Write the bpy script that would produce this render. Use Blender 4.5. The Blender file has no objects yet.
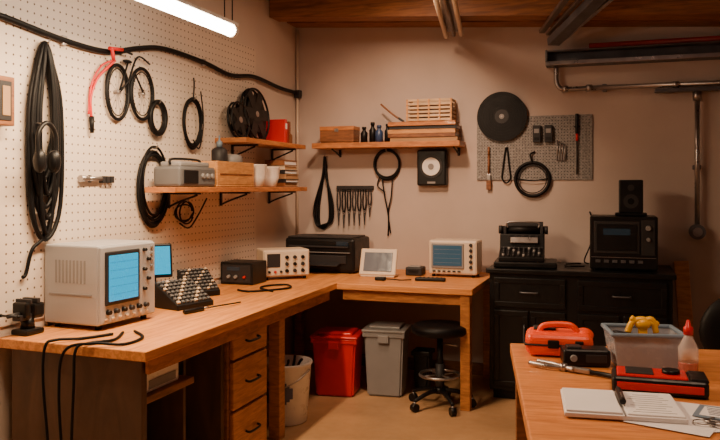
import bpy, bmesh, math, random
from mathutils import Vector, Matrix, Euler
random.seed(7)
S=bpy.context.scene
# ------------------------------------------------------------------ materials
def mat(name,col,rough=.5,metal=0,noise=0,nscale=8,stretch=(1,1,1),bump=0,emit=0,alpha=1,trans=0,ecol=None,spec=.5,coat=0):
    m=bpy.data.materials.new(name); m.use_nodes=True; nt=m.node_tree; N=nt.nodes; L=nt.links
    b=N['Principled BSDF']; c=(col[0],col[1],col[2],1)
    b.inputs['Base Color'].default_value=c; b.inputs['Roughness'].default_value=rough; b.inputs['Metallic'].default_value=metal
    b.inputs['Specular IOR Level'].default_value=spec
    b.inputs['Coat Weight'].default_value=coat
    if alpha<1: b.inputs['Alpha'].default_value=alpha
    if trans: b.inputs['Transmission Weight'].default_value=trans
    if emit:
        e=ecol or col; b.inputs['Emission Color'].default_value=(e[0],e[1],e[2],1); b.inputs['Emission Strength'].default_value=emit
    tc=N.new('ShaderNodeTexCoord'); mp=N.new('ShaderNodeMapping'); mp.inputs['Scale'].default_value=stretch
    L.new(tc.outputs['Object'],mp.inputs['Vector'])
    nz=N.new('ShaderNodeTexNoise'); nz.inputs['Scale'].default_value=nscale; nz.inputs['Detail'].default_value=5
    L.new(mp.outputs[0],nz.inputs['Vector'])
    amt=noise if noise else .06
    rp=N.new('ShaderNodeValToRGB'); rp.color_ramp.elements[0].position=.3; rp.color_ramp.elements[1].position=.7
    rp.color_ramp.elements[0].color=tuple(max(0,x*(1-amt)) for x in col)+(1,)
    rp.color_ramp.elements[1].color=tuple(min(1,x*(1+amt)) for x in col)+(1,)
    L.new(nz.outputs[0],rp.inputs[0]); L.new(rp.outputs[0],b.inputs['Base Color'])
    n2=N.new('ShaderNodeTexNoise'); n2.inputs['Scale'].default_value=23; n2.inputs['Detail'].default_value=3; L.new(tc.outputs['Object'],n2.inputs['Vector'])
    ma=N.new('ShaderNodeMath'); ma.operation='MULTIPLY_ADD'; ma.inputs[1].default_value=.3; ma.inputs[2].default_value=max(0,rough-.15); ma.use_clamp=True
    L.new(n2.outputs[0],ma.inputs[0]); L.new(ma.outputs[0],b.inputs['Roughness'])
    if bump:
        bp=N.new('ShaderNodeBump'); bp.inputs['Strength'].default_value=bump; bp.inputs['Distance'].default_value=.01
        L.new(nz.outputs[0],bp.inputs['Height']); L.new(bp.outputs[0],b.inputs['Normal'])
    return m
def wood(name,c1,c2,stretch,rough=.5,coat=.06):
    m=mat(name,c1,rough,0,.1,6,stretch,.15,coat=coat)
    nt=m.node_tree; rp=[n for n in nt.nodes if n.type=='VALTORGB'][0]
    rp.color_ramp.elements[0].color=(*c2,1); rp.color_ramp.elements[1].color=(*c1,1)
    rp.color_ramp.elements[0].position=.34; rp.color_ramp.elements[1].position=.64
    nz=[n for n in nt.nodes if n.type=='TEX_NOISE' and n.inputs['Scale'].default_value==6][0]; nz.inputs['Detail'].default_value=9; nz.inputs['Distortion'].default_value=.7
    return m
M={}
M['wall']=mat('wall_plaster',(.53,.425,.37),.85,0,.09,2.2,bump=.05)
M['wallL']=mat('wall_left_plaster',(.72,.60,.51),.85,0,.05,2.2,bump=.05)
M['floor']=mat('floor_concrete',(.44,.25,.12),.45,0,.22,3,bump=.08)
M['ceil']=mat('ceiling_board',(.05,.035,.028),.8,0,.2,4)
M['deskY']=wood('desk_oak_lengthwise',(.80,.33,.085),(.54,.19,.04),(9,.7,9))
M['deskX']=wood('desk_oak_crosswise',(.78,.32,.085),(.53,.19,.04),(.7,9,9))
M['edge']=wood('oak_edge',(.52,.20,.05),(.31,.11,.025),(2,2,9))
M['drawer']=wood('drawer_front_wood',(.56,.22,.055),(.35,.12,.025),(1.2,1.2,10))
M['table']=wood('table_top_wood',(.72,.27,.07),(.50,.165,.035),(1,8,8),.42,.15)
M['beam']=wood('timber_beam',(.32,.12,.035),(.16,.055,.018),(.8,10,10),.6,0)
M['shelf']=wood('shelf_wood',(.56,.21,.055),(.35,.12,.03),(2,2,9))
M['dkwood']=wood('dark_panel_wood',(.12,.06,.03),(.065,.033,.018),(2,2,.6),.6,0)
M['brown']=wood('brown_wood',(.28,.105,.035),(.15,.052,.018),(2,2,8))
M['tan']=wood('tan_box_wood',(.68,.33,.11),(.48,.21,.06),(2,2,9))
M['blk']=mat('black_plastic',(.006,.0055,.006),.4,noise=.25,spec=.3)
M['rub']=mat('black_rubber',(.0035,.003,.0035),.5,noise=.25,spec=.22)
M['cab']=mat('black_cabinet_paint',(.006,.0055,.006),.35,noise=.3,nscale=4,spec=.35)
M['dgry']=mat('dark_grey_plastic',(.024,.022,.024),.5,spec=.35)
M['mgry']=mat('mid_grey_plastic',(.12,.12,.125),.45)
M['gry']=mat('grey_plastic',(.24,.23,.23),.5)
M['lgry']=mat('light_grey_enamel',(.38,.375,.39),.42,noise=.07,nscale=3)
M['beige']=mat('beige_plastic',(.66,.52,.38),.45)
M['cream']=mat('cream_plastic',(.70,.57,.44),.4)
M['white']=mat('white_ceramic',(.86,.82,.77),.3)
M['paper']=mat('paper',(.80,.77,.76),.8,noise=.03)
M['ink']=mat('printed_ink',(.12,.13,.2),.8)
M['red']=mat('red_plastic',(.60,.006,.006),.35)
M['dred']=mat('dark_red_paint',(.26,.012,.012),.45)
M['orange']=mat('orange_plastic',(.90,.07,.003),.38)
M['yel']=mat('yellow_plastic',(.9,.46,.003),.4)
M['blue']=mat('blue_grey_plastic',(.18,.25,.33),.4)
M['navy']=mat('navy_plastic',(.03,.06,.15),.4)
M['met']=mat('brushed_steel',(.38,.35,.34),.32,.9,noise=.12,nscale=20)
M['rail']=mat('galvanised_rail',(.12,.12,.135),.45,.5,noise=.25)
M['cop']=mat('grey_tube',(.20,.16,.14),.35,.7)
M['mesh']=mat('perforated_grey_board',(.25,.235,.225),.7,noise=.4,nscale=90)
M['cyan']=mat('cyan_screen',(.0,.10,.14),.25,emit=1.15,ecol=(.0,.40,.72))
M['grscr']=mat('grey_lcd',(.13,.14,.16),.12,emit=.05,ecol=(.35,.4,.5))
M['dscr']=mat('dark_display',(.015,.02,.025),.12,emit=.05,ecol=(.1,.2,.25))
M['blscr']=mat('blue_lcd',(.03,.07,.11),.15,emit=.20,ecol=(.08,.20,.28))
M['clear']=mat('translucent_plastic',(.48,.50,.56),.25,alpha=.55)
M['liquid']=mat('pink_liquid_plastic',(.55,.16,.13),.2,alpha=.6)
M['bott']=mat('clear_bottle_plastic',(.75,.68,.66),.12,alpha=.45)
M['led']=mat('led_tube_glow',(1,.9,.75),.4,emit=30,ecol=(1,.82,.62))
M['stain']=mat('cardboard',(.40,.23,.11),.8)
M['slat']=mat('pale_slat_wood',(.60,.42,.26),.7,noise=.2)
def pegmat():
    m=mat('pegboard_panel',(.77,.64,.53),.7,0,.04,2); nt=m.node_tree; N=nt.nodes; L=nt.links; b=N['Principled BSDF']
    rp=[n for n in N if n.type=='VALTORGB'][0]
    tc=[n for n in N if n.type=='TEX_COORD'][0]
    sp=N.new('ShaderNodeSeparateXYZ'); L.new(tc.outputs['Object'],sp.inputs[0])
    def mth(op,a,bv=None,c=None):
        n=N.new('ShaderNodeMath'); n.operation=op
        for i,v in enumerate((a,bv,c)):
            if v is None: continue
            if isinstance(v,(int,float)): n.inputs[i].default_value=v
            else: L.new(v,n.inputs[i])
        return n.outputs[0]
    s=.040
    def cell(o):
        a=mth('DIVIDE',o,s); a=mth('FRACT',a); a=mth('SUBTRACT',a,.5); return mth('MULTIPLY',a,a)
    d=mth('ADD',cell(sp.outputs[1]),cell(sp.outputs[2])); d=mth('SQRT',d)
    hole=mth('LESS_THAN',d,.125)
    mx=N.new('ShaderNodeMix'); mx.data_type='RGBA'
    L.new(hole,mx.inputs[0]); L.new(rp.outputs[0],mx.inputs[6]); mx.inputs[7].default_value=(.14,.085,.055,1)
    L.new(mx.outputs[2],b.inputs['Base Color']); return m
M['peg']=pegmat()
# ------------------------------------------------------------------ builder
def smoothpts(p,n=6,closed=False):
    p=[Vector(x) for x in p]; out=[]; k=len(p)
    rng=range(k if closed else k-1)
    for i in rng:
        if closed: a,b,c,d=p[(i-1)%k],p[i],p[(i+1)%k],p[(i+2)%k]
        else: a,b,c,d=p[max(i-1,0)],p[i],p[i+1],p[min(i+2,k-1)]
        for j in range(n):
            t=j/n
            out.append(.5*((2*b)+(c-a)*t+(2*a-5*b+4*c-d)*t*t+(3*b-a-3*c+d)*t**3))
    if not closed: out.append(p[-1])
    return out
class O:
    def __init__(s,name): s.name=name; s.bm=bmesh.new(); s.mats=[]
    def mi(s,m):
        m=M[m] if isinstance(m,str) else m
        if m not in s.mats: s.mats.append(m)
        return s.mats.index(m)
    def merge(s,b,m,sm=None):
        i=s.mi(m)
        for f in b.faces:
            f.material_index=i
            if sm is not None: f.smooth=sm
        bmesh.ops.recalc_face_normals(b,faces=b.faces[:])
        me=bpy.data.meshes.new('t'); b.to_mesh(me); b.free(); s.bm.from_mesh(me); bpy.data.meshes.remove(me)
    def box(s,c,z,m,rot=(0,0,0),bev=.004,seg=2,taper=1):
        b=bmesh.new(); bmesh.ops.create_cube(b,size=1)
        for v in b.verts:
            k=taper if v.co.z<0 else 1
            v.co=Vector((v.co.x*z[0]*k,v.co.y*z[1]*k,v.co.z*z[2]))
        bev=min(bev,min(z)*.45)
        if bev>0: bmesh.ops.bevel(b,geom=b.edges[:],offset=bev,segments=seg,affect='EDGES',profile=.5)
        mt=Matrix.Translation(c)@Euler(rot).to_matrix().to_4x4(); bmesh.ops.transform(b,matrix=mt,verts=b.verts[:])
        s.merge(b,m); return s
    def bx(s,x0,x1,y0,y1,z0,z1,m,bev=.004): return s.box(((x0+x1)/2,(y0+y1)/2,(z0+z1)/2),(x1-x0,y1-y0,z1-z0),m,bev=bev)
    def cyl(s,p,q,r,m,r2=None,seg=20,bev=0):
        p,q=Vector(p),Vector(q); r2=r if r2 is None else r2; d=q-p
        b=bmesh.new(); bmesh.ops.create_cone(b,segments=seg,radius1=r,radius2=r2,depth=d.length,cap_ends=True)
        for f in b.faces: f.smooth=len(f.verts)==4
        if bev: 
            ed=[e for e in b.edges if any(len(f.verts)>4 for f in e.link_faces)]
            bmesh.ops.bevel(b,geom=ed,offset=bev,segments=2,affect='EDGES',profile=.5)
        mt=Matrix.Translation((p+q)/2)@d.to_track_quat('Z','Y').to_matrix().to_4x4()
        bmesh.ops.transform(b,matrix=mt,verts=b.verts[:]); s.merge(b,m); return s
    def sph(s,c,r,m,rot=(0,0,0),seg=20):
        if isinstance(r,(int,float)): r=(r,r,r)
        b=bmesh.new(); bmesh.ops.create_uvsphere(b,u_segments=seg,v_segments=seg//2,radius=1)
        mt=Matrix.Translation(c)@Euler(rot).to_matrix().to_4x4()@Matrix.Diagonal((*r,1))
        bmesh.ops.transform(b,matrix=mt,verts=b.verts[:]); s.merge(b,m,True); return s
    def tube(s,pts,r,m,closed=False,n=6,seg=8,sm=True,r_end=None):
        P=smoothpts(pts,n,closed) if sm else [Vector(x) for x in pts]
        b=bmesh.new(); k=len(P); rings=[]; prev=None
        for i in range(k):
            if closed: t=P[(i+1)%k]-P[(i-1)%k]
            else: t=P[min(i+1,k-1)]-P[max(i-1,0)]
            if t.length<1e-9: t=Vector((0,0,1))
            t.normalize()
            if prev is None:
                nn=t.orthogonal().normalized()
            else:
                nn=prev-t*prev.dot(t)
                nn=nn.normalized() if nn.length>1e-6 else t.orthogonal().normalized()
            prev=nn; bb=t.cross(nn); rr=r if r_end is None else r+(r_end-r)*i/(k-1)
            rings.append([b.verts.new(P[i]+(nn*math.cos(a)+bb*math.sin(a))*rr) for a in [2*math.pi*j/seg for j in range(seg)]])
        for i in range(k if closed else k-1):
            A,B=rings[i],rings[(i+1)%k]
            off=0
            if closed and i==k-1:
                off=min(range(seg),key=lambda o:(A[0].co-B[o].co).length)
            for j in range(seg): b.faces.new((A[j],A[(j+1)%seg],B[(j+1+off)%seg],B[(j+off)%seg]))
        if not closed: b.faces.new(rings[0]); b.faces.new(rings[-1])
        s.merge(b,m,True); return s
    def lathe(s,c,prof,m,seg=28,rot=(0,0,0)):
        b=bmesh.new(); rings=[]
        for r,z in prof:
            rings.append([b.verts.new((max(r,1e-4)*math.cos(2*math.pi*j/seg),max(r,1e-4)*math.sin(2*math.pi*j/seg),z)) for j in range(seg)])
        for A,B in zip(rings,rings[1:]):
            for j in range(seg): b.faces.new((A[j],A[(j+1)%seg],B[(j+1)%seg],B[j]))
        if prof[0][0]>1e-3: b.faces.new(rings[0])
        if prof[-1][0]>1e-3: b.faces.new(rings[-1])
        for f in b.faces: f.smooth=len(f.verts)==4
        mt=Matrix.Translation(c)@Euler(rot).to_matrix().to_4x4(); bmesh.ops.transform(b,matrix=mt,verts=b.verts[:]); s.merge(b,m); return s
    def extr(s,poly,vec,m,bev=0):
        b=bmesh.new(); vs=[b.verts.new(p) for p in poly]; f=b.faces.new(vs)
        r=bmesh.ops.extrude_face_region(b,geom=[f]); nv=[g for g in r['geom'] if isinstance(g,bmesh.types.BMVert)]
        bmesh.ops.translate(b,vec=vec,verts=nv)
        if bev: bmesh.ops.bevel(b,geom=b.edges[:],offset=bev,segments=2,affect='EDGES',profile=.5)
        s.merge(b,m); return s
    def coil(s,c,a,bz,m,r=.005,turns=6,plane='x',jit=.08,out=.006,th=.02):
        pts=[]; n=14
        for t in range(turns):
            ja=1-random.random()*jit*1.6; jb=1-random.random()*jit; dz=(random.random()-.5)*bz*jit; dx=random.random()*th
            for j in range(n):
                th_=2*math.pi*j/n
                u,v=a*ja*math.cos(th_),bz*jb*math.sin(th_)+dz
                pts.append((c[0]+out+dx,c[1]+u,c[2]+v) if plane=='x' else (c[0]+u,c[1]-out-dx,c[2]+v))
        s.tube(pts,r,m,n=3,seg=7); return s
    def done(s,loc=None,rz=0,scale=1):
        me=bpy.data.meshes.new(s.name)
        if loc is None:
            vs=[v.co for v in s.bm.verts]
            c=Vector([(min(v[i] for v in vs)+max(v[i] for v in vs))/2 for i in range(3)])
            c.z=min(v.z for v in vs)
            bmesh.ops.translate(s.bm,vec=-c,verts=s.bm.verts[:])
        else: c=Vector(loc)
        s.bm.to_mesh(me); s.bm.free()
        for m in s.mats: me.materials.append(m)
        o=bpy.data.objects.new(s.name,me); o.location=c; o.rotation_euler=(0,0,rz); o.scale=(scale,)*3
        S.collection.objects.link(o); return o
LW=-2.43; BW=5.45
# ------------------------------------------------------------------ room
O('floor').bx(-2.6,2.4,-1.6,5.6,-.1,0,'floor',0).done()
O('ceiling').bx(-2.6,2.4,-1.6,5.6,2.92,3.0,'ceil',0).done()
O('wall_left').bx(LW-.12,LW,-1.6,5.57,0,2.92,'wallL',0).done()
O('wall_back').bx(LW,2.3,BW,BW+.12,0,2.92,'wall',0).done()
O('wall_right').bx(2.2,2.32,-1.6,5.45,0,2.92,'wall',0).done()
O('baseboard_back').bx(LW+.01,2.2,BW-.015,BW-.001,0.001,.09,'brown',.003).done()
o=O('pegboard'); o.bx(LW+.001,LW+.008,1.2,4.75,.79,2.34,'peg',.001); o.done()
o=O('timber_beam')
o.extr([(LW+.01,4.96,2.61),(2.18,4.96,2.30),(2.18,4.96,2.60),(LW+.01,4.96,2.9)],(0,.16,0),'beam')
o.extr([(LW+.01,5.26,2.63),(2.18,5.26,2.32),(2.18,5.26,2.60),(LW+.01,5.26,2.9)],(0,.18,0),'beam')
o.done()
for i,x in enumerate((-1.9,-1.1,-.3,.5,1.3)):
    O('trim_%d'%(i+1)).bx(x,x+.09,.2,4.95,2.78,2.918,'beam',.003).done()
o=O('conduit_pipe'); o.cyl((LW+.03,BW-.03,.8),(LW+.03,BW-.03,2.6),.009,'cream'); o.box((LW+.035,BW-.035,2.1),(.05,.05,.06),'dgry'); o.done()
o=O('power_cable'); Y=[2.1,2.45,2.8,3.1,3.35,3.6,4.02,4.35,4.68,5.1,5.40]; Z=[2.09,2.07,2.04,2.04,2.10,2.14,2.13,2.10,2.135,2.11,2.11]
o.tube([(LW+.03,y,z) for y,z in zip(Y,Z)],.014,'rub',seg=10)
for y,z in ((2.8,2.04),(4.02,2.13)): o.box((LW+.024,y,z),(.02,.03,.045),'met')
o.done()
# ------------------------------------------------------------------ LED tube
o=O('led_tube_light'); x=-1.8; z=2.135
o.cyl((x,1.9,z),(x,3.26,z),.028,'led',seg=16); o.box((x,2.6,z+.034),(.05,1.40,.02),'white')
for y in (1.88,3.27): o.cyl((x,y-.012,z),(x,y+.012,z),.032,'white',seg=16)
for y in (2.2,3.2): o.cyl((x,y,z+.035),(x,y,2.919),.003,'rub',seg=6)
o.cyl((x+.02,3.24,z+.03),(x+.02,3.24,2.919),.003,'rub',seg=6)
o.done()
# ------------------------------------------------------------------ workbench (L)
o=O('workbench'); t=.71; T=.75
o.extr([(LW+.012,2.42,t),(-1.685,2.40,t),(-1.73,4.52,t),(-1.73,5.0,t),(LW+.012,5.0,t)],(0,0,.04),'deskY',.004)
o.extr([(-1.728,4.52,t),(-.845,4.52,t),(-.845,5.44,t),(LW+.012,5.44,t),(LW+.012,5.002,t),(-1.728,5.002,t)],(0,0,.04),'deskX',.004)
o.box((-1.735,3.45,.68),(.02,2.0,.06),'edge',rot=(0,0,.021)); o.bx(-1.70,-.86,4.56,4.58,.64,.709,'edge')
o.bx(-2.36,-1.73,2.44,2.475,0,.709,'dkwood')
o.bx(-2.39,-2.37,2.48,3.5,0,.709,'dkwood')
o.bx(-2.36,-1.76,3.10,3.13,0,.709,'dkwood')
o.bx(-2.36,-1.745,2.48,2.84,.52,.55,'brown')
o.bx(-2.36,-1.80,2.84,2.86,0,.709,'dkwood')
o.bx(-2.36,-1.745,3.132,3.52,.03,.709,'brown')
for z0,z1 in ((.55,.69),(.31,.535),(.06,.295)):
    o.bx(-1.744,-1.724,3.15,3.505,z0,z1,'drawer',.004)
    zc=(z0+z1)/2; o.tube([(-1.722,3.27,zc+.005),(-1.700,3.28,zc),(-1.700,3.38,zc),(-1.722,3.39,zc+.005)],.006,'blk')
o.bx(-1.80,-1.735,3.68,3.75,0,.709,'edge'); o.bx(-2.38,-2.31,3.68,3.75,0,.709,'edge')
o.bx(-.925,-.865,4.54,4.60,0,.709,'edge'); o.bx(-.925,-.865,5.36,5.42,0,.709,'edge')
o.bx(-2.40,-2.34,5.36,5.42,0,.709,'edge')
o.done()
o=O('router_box'); o.bx(-2.05,-1.77,2.50,2.76,.551,.635,'white',.008); o.bx(-1.769,-1.767,2.54,2.73,.565,.60,'gry',0); o.done()
def knob(o,p,r,d,m='blk',ax=(1,0,0)):
    p=Vector(p); a=Vector(ax); o.cyl(p,p+a*d,r,m,r2=r*.8,seg=14)
o=O('crt_oscilloscope'); h=.345;w=.38;dp=.30
o.box((-dp/2,0,.02+h/2),(dp,w,h),'lgry',bev=.008)
o.box((.004,0,.02+h/2),(.014,w-.012,h-.012),'lgry',bev=.005)
o.box((.012,-.045,.02+h*.58),(.012,.225,.235),'dgry',bev=.006)
o.box((.019,-.045,.02+h*.58),(.006,.19,.20),'cyan',bev=.003)
for k in range(5): o.box((.0225,-.045,.02+h*.58-.07+k*.035),(.001,.18,.0010),'navy',bev=0)
for i in range(5): knob(o,(.012,.10+.028*(i%2),.33-.045*i),.009,.016)
for i in range(4):
    o.box((.013,.155,.34-.03*i),(.008,.016,.012),'gry',bev=.002)
for i in range(6): knob(o,(.012,-.14+.05*i,.075),.012,.018,'dgry' if i%2 else 'blk')
for i in range(7): o.box((.013,-.15+.045*i,.045),(.006,.02,.009),'beige',bev=.002)
for i in range(9): o.box((-.07-.02*i,-w/2-.0005,.25),(.008,.003,.10),'gry',bev=0)
o.box((-.15,-w/2-.001,.15),(.24,.004,.008),'gry',bev=.001)
for sx in (-.26,-.03):
    for sy in (-.15,.15): o.cyl((sx,sy,0),(sx,sy,.022),.014,'rub')
o.done(loc=(-2.102,2.855,.751),rz=-.06)
o=O('bench_vise'); o.box((0,0,.012),(.09,.10,.024),'blk',bev=.008); o.cyl((0,0,.02),(0,0,.07),.03,'blk',r2=.024)
o.box((0,.03,.10),(.075,.06,.06),'blk',bev=.01); o.box((0,-.035,.105),(.075,.03,.065),'blk',bev=.008); o.box((0,0,.075),(.045,.13,.025),'dgry')
o.cyl((0,-.11,.09),(0,-.04,.09),.009,'dgry'); o.cyl((-.045,-.10,.09),(.045,-.10,.09),.005,'dgry'); 
for s_ in (-1,1): o.sph((s_*.045,-.10,.09),.008,'blk')
o.box((0,.02,.14),(.08,.02,.02),'dgry',bev=.003); o.box((0,-.022,.14),(.08,.012,.02),'dgry',bev=.003); o.done(loc=(-2.36,2.53,.751))
# small monitor + keypads
o=O('tablet_monitor'); o.box((0,0,.18),(.02,.17,.14),'blk',rot=(0,-.15,0),bev=.006); o.box((.011,0,.182),(.004,.15,.115),'cyan',rot=(0,-.15,0),bev=0)
o.box((-.03,0,.065),(.02,.05,.13),'blk',rot=(0,.2,0)); o.box((-.02,0,.006),(.08,.14,.012),'blk'); o.done(loc=(-2.325,3.36,.751),rz=-.75,scale=1.28)
def keypad(name,w,d,h0,h1,rows,cols,loc,rz):
    o=O(name)
    o.extr([(d/2,-w/2,0),(d/2,-w/2,h0),(-d/2,-w/2,h1),(-d/2,-w/2,0)],(0,w,0),'blk',.004)
    ang=math.atan2(h1-h0,d)
    for r in range(rows):
        for c in range(cols):
            tt=(r+.7)/(rows+.4); x=d/2-d*tt; z=h0+(h1-h0)*tt+.004
            o.box((x,-w/2+w*(c+.7)/(cols+.4),z),(d/rows*.6,w/cols*.6,.012),'mgry' if (r*3+c)%4 else 'beige',rot=(0,ang,0),bev=.002)
    return o.done(loc=loc,rz=rz)
keypad('keypad_console',.24,.19,.025,.13,7,8,(-2.14,3.38,.751),-.30)
keypad('keypad_console',.20,.14,.03,.15,7,7,(-2.27,3.74,.751),-.45)
o=O('screwdriver'); o.cyl((0,0,.012),(.0,.13,.012),.011,'blk',bev=.003); o.cyl((0,.13,.012),(0,.17,.012),.006,'met'); o.cyl((0,.17,.012),(0,.40,.009),.004,'blk'); o.done(loc=(-2.0,3.16,.751),rz=-.25)
o=O('desk_cable'); o.tube([(-2.15,3.98,.758),(-2.06,3.95,.757),(-1.96,4.05,.757),(-1.90,4.18,.757),(-1.98,4.30,.757),(-2.07,4.22,.757),(-2.06,4.10,.757),(-1.93,4.0,.757)],.006,'rub'); o.done()
o=O('hanging_power_cable')
o.tube([(-1.98,2.66,.757),(-1.92,2.52,.757),(-1.96,2.42,.76),(-1.985,2.375,.74),(-1.99,2.37,.6),(-2.0,2.37,.3),(-1.96,2.36,.01)],.006,'rub')
o.tube([(-2.0,2.62,.757),(-2.06,2.5,.757),(-2.12,2.42,.762),(-2.14,2.385,.74),(-2.145,2.38,.6),(-2.12,2.38,.25),(-2.16,2.34,.01)],.006,'rub')
o.tube([(-1.95,2.70,.757),(-1.84,2.6,.757),(-1.83,2.46,.757),(-1.93,2.40,.765),(-2.04,2.375,.73),(-2.06,2.37,.55),(-2.03,2.36,.2),(-2.05,2.34,.01)],.006,'rub'); o.done()
o=O('power_supply'); o.box((0,0,.07),(.23,.20,.14),'blk',bev=.006); o.box((0,-.101,.07),(.20,.004,.11),'dgry',bev=0)
knob(o,(-.05,-.102,.05),.012,.02,'gry',(0,-1,0)); knob(o,(.0,-.102,.05),.012,.02,'gry',(0,-1,0)); o.box((-.02,-.104,.10),(.09,.004,.025),'dscr',bev=0)
knob(o,(.06,-.102,.05),.009,.015,'red',(0,-1,0)); o.done(loc=(-2.30,4.34,.751))
o=O('signal_generator'); o.box((0,.11,.11),(.32,.20,.18),'beige',bev=.01); o.box((0,.007,.11),(.30,.008,.16),'cream',bev=.003)
o.box((-.09,.002,.13),(.09,.006,.09),'dgry',bev=.003)
for i in range(3):
    for j in range(3): knob(o,(.0+.055*i,.003,.06+.045*j),.013,.018,'dgry' if (i+j)%2 else 'blk',(0,-1,0))
for i in range(3): knob(o,(-.12+.04*i,.003,.055),.009,.015,'red' if i==1 else 'blk',(0,-1,0))
for sx in (-.13,.13):
    for sy in (.03,.19): o.cyl((sx,sy,0),(sx,sy,.022),.012,'rub')
o.done(loc=(-2.10,4.57,.751),rz=.70)
o=O('printer'); o.box((0,.19,.13),(.54,.36,.24),'blk',bev=.02); o.box((0,.17,.255),(.50,.30,.012),'dgry',bev=.004)
o.box((0,.0,.19),(.46,.03,.012),'dgry'); o.box((0,.005,.10),(.42,.012,.06),'dgry',bev=.004); o.box((0,-.03,.07),(.34,.10,.008),'dgry',rot=(.15,0,0)); o.box((.18,.008,.215),(.09,.012,.03),'dscr',bev=.002)
o.box((0,.0,.15),(.48,.02,.004),'gry',bev=.001)
o.box((0,.19,.008),(.46,.30,.016),'dgry'); o.done(loc=(-2.05,5.0,.751))
o=O('tablet_display'); o.box((0,.04,.10),(.26,.022,.19),'cream',rot=(-.38,0,0),bev=.008); o.box((0,.027,.103),(.20,.006,.135),'grscr',rot=(-.38,0,0),bev=.002)
o.box((0,.10,.06),(.16,.02,.13),'cream',rot=(.5,0,0)); o.box((0,.06,.006),(.24,.12,.012),'cream'); o.done(loc=(-1.575,4.90,.751),rz=.05)
o=O('label_printer'); o.box((0,0,.03),(.12,.12,.06),'dgry',bev=.01); o.box((0,-.02,.062),(.09,.06,.01),'gry'); o.box((0,-.061,.03),(.07,.004,.02),'blk',bev=0); o.done(loc=(-1.36,5.12,.751))
o=O('oscilloscope'); o.box((0,.11,.135),(.34,.20,.235),'cream',bev=.015); o.box((-.035,.006,.145),(.225,.012,.17),'gry',bev=.004); o.box((-.035,-.001,.148),(.20,.006,.14),'blscr',bev=.002)
for k in range(4): o.box((-.035,-.0045,.10+k*.03),(.18,.001,.0015),'gry',bev=0)
for i in range(5): knob(o,(.125,.01,.07+.038*i),.012,.016,'dgry',(0,-1,0)); 
for i in range(6): o.box((-.13+.035*i,.006,.04),(.02,.01,.01),'dgry',bev=.002)
for sx in (-.14,.14):
    for sy in (.04,.18): o.cyl((sx,sy,0),(sx,sy,.022),.012,'rub')
o.done(loc=(-1.085,5.06,.751))
o=O('remote_control'); o.box((0,0,.011),(.20,.055,.022),'blk',bev=.006)
for i in range(6): o.box((-.07+.028*i,0,.023),(.014,.03,.004),'dgry',bev=.001)
o.done(loc=(-1.18,4.82,.751),rz=.08)
o=O('cable_adapter'); o.box((0,0,.012),(.07,.04,.024),'blk',bev=.006); o.tube([(.03,0,.012),(.09,.02,.008),(.14,.0,.008),(.2,.04,.008)],.004,'rub'); o.done(loc=(-1.50,4.74,.751))
# ------------------------------------------------------------------ left wall shelves
def shelf_left(y0,y1,z,gap,dep,bys):
    o=O('wooden_shelf'); o.bx(LW+gap,LW+dep,y0,y1,z-.03,z,'shelf',.003)
    for y in bys:
        o.bx(LW+.009,LW+.02,y-.010,y+.010,z-.12,z-.031,'blk',.002); o.bx(LW+.02,LW+dep-.03,y-.010,y+.010,z-.042,z-.031,'blk',.002)
        o.tube([(LW+.02,y,z-.11),(LW+.08,y,z-.085),(LW+dep-.05,y,z-.045)],.006,'blk')
    o.done()
shelf_left(3.36,5.10,1.37,.065,.25,(3.66,4.25,4.95)); shelf_left(4.18,5.12,1.68,.009,.23,(4.4,5.0))
sx=LW+.155
o=O('portable_radio'); o.box((0,0,.055),(.17,.37,.11),'mgry',bev=.015); o.box((.0,.0,.122),(.13,.30,.03),'gry',bev=.01); o.box((.087,-.08,.055),(.006,.14,.07),'blk',bev=.002)
for i in range(3): knob(o,(.085,.04+.05*i,.06),.016,.012,'gry')
o.tube([(0,-.15,.12),(0,-.13,.15),(0,.13,.15),(0,.15,.12)],.007,'blk'); o.done(loc=(sx,3.61,1.371))
o=O('wooden_crate'); 
o.bx(-.085,.085,-.23,.23,0,.012,'tan'); o.bx(.073,.085,-.23,.23,.012,.15,'tan'); o.bx(-.085,-.073,-.23,.23,.012,.15,'tan'); o.bx(-.073,.073,-.23,-.218,.012,.15,'tan'); o.bx(-.073,.073,.218,.23,.012,.15,'tan')
o.bx(-.071,.071,-.216,.216,.10,.145,'stain'); o.box((.087,0,.075),(.004,.4,.008),'brown',bev=.001); o.done(loc=(sx,4.04,1.371))
o=O('glue_bottle'); o.lathe((0,0,0),[(.045,0),(.048,.01),(.048,.075),(.03,.09),(.015,.095)],'dgry'); o.lathe((0,0,.095),[(.018,0),(.018,.03),(.006,.04),(.004,.07)],'blue'); o.done(loc=(sx-.01,4.00,1.517))
o=O('cream_jar'); o.lathe((0,0,0),[(.06,0),(.065,.01),(.06,.04),(.05,.052),(.03,.056),(.0,.056)],'gry'); o.done(loc=(sx,4.14,1.517))
o=O('white_bowl'); o.lathe((0,0,0),[(.06,0),(.07,.004),(.088,.06),(.094,.14),(.097,.145),(.091,.145),(.08,.06),(.05,.012),(0,.01)],'white'); o.lathe((0,0,.02),[(.07,.09),(.086,.117),(0,.13)],'beige'); o.done(loc=(sx+.01,4.39,1.371))
o=O('white_bowl'); o.lathe((0,0,0),[(.055,0),(.065,.004),(.083,.06),(.090,.13),(.094,.135),(.088,.135),(.075,.06),(.05,.012),(0,.01)],'white'); o.done(loc=(sx+.01,4.60,1.371))
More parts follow.
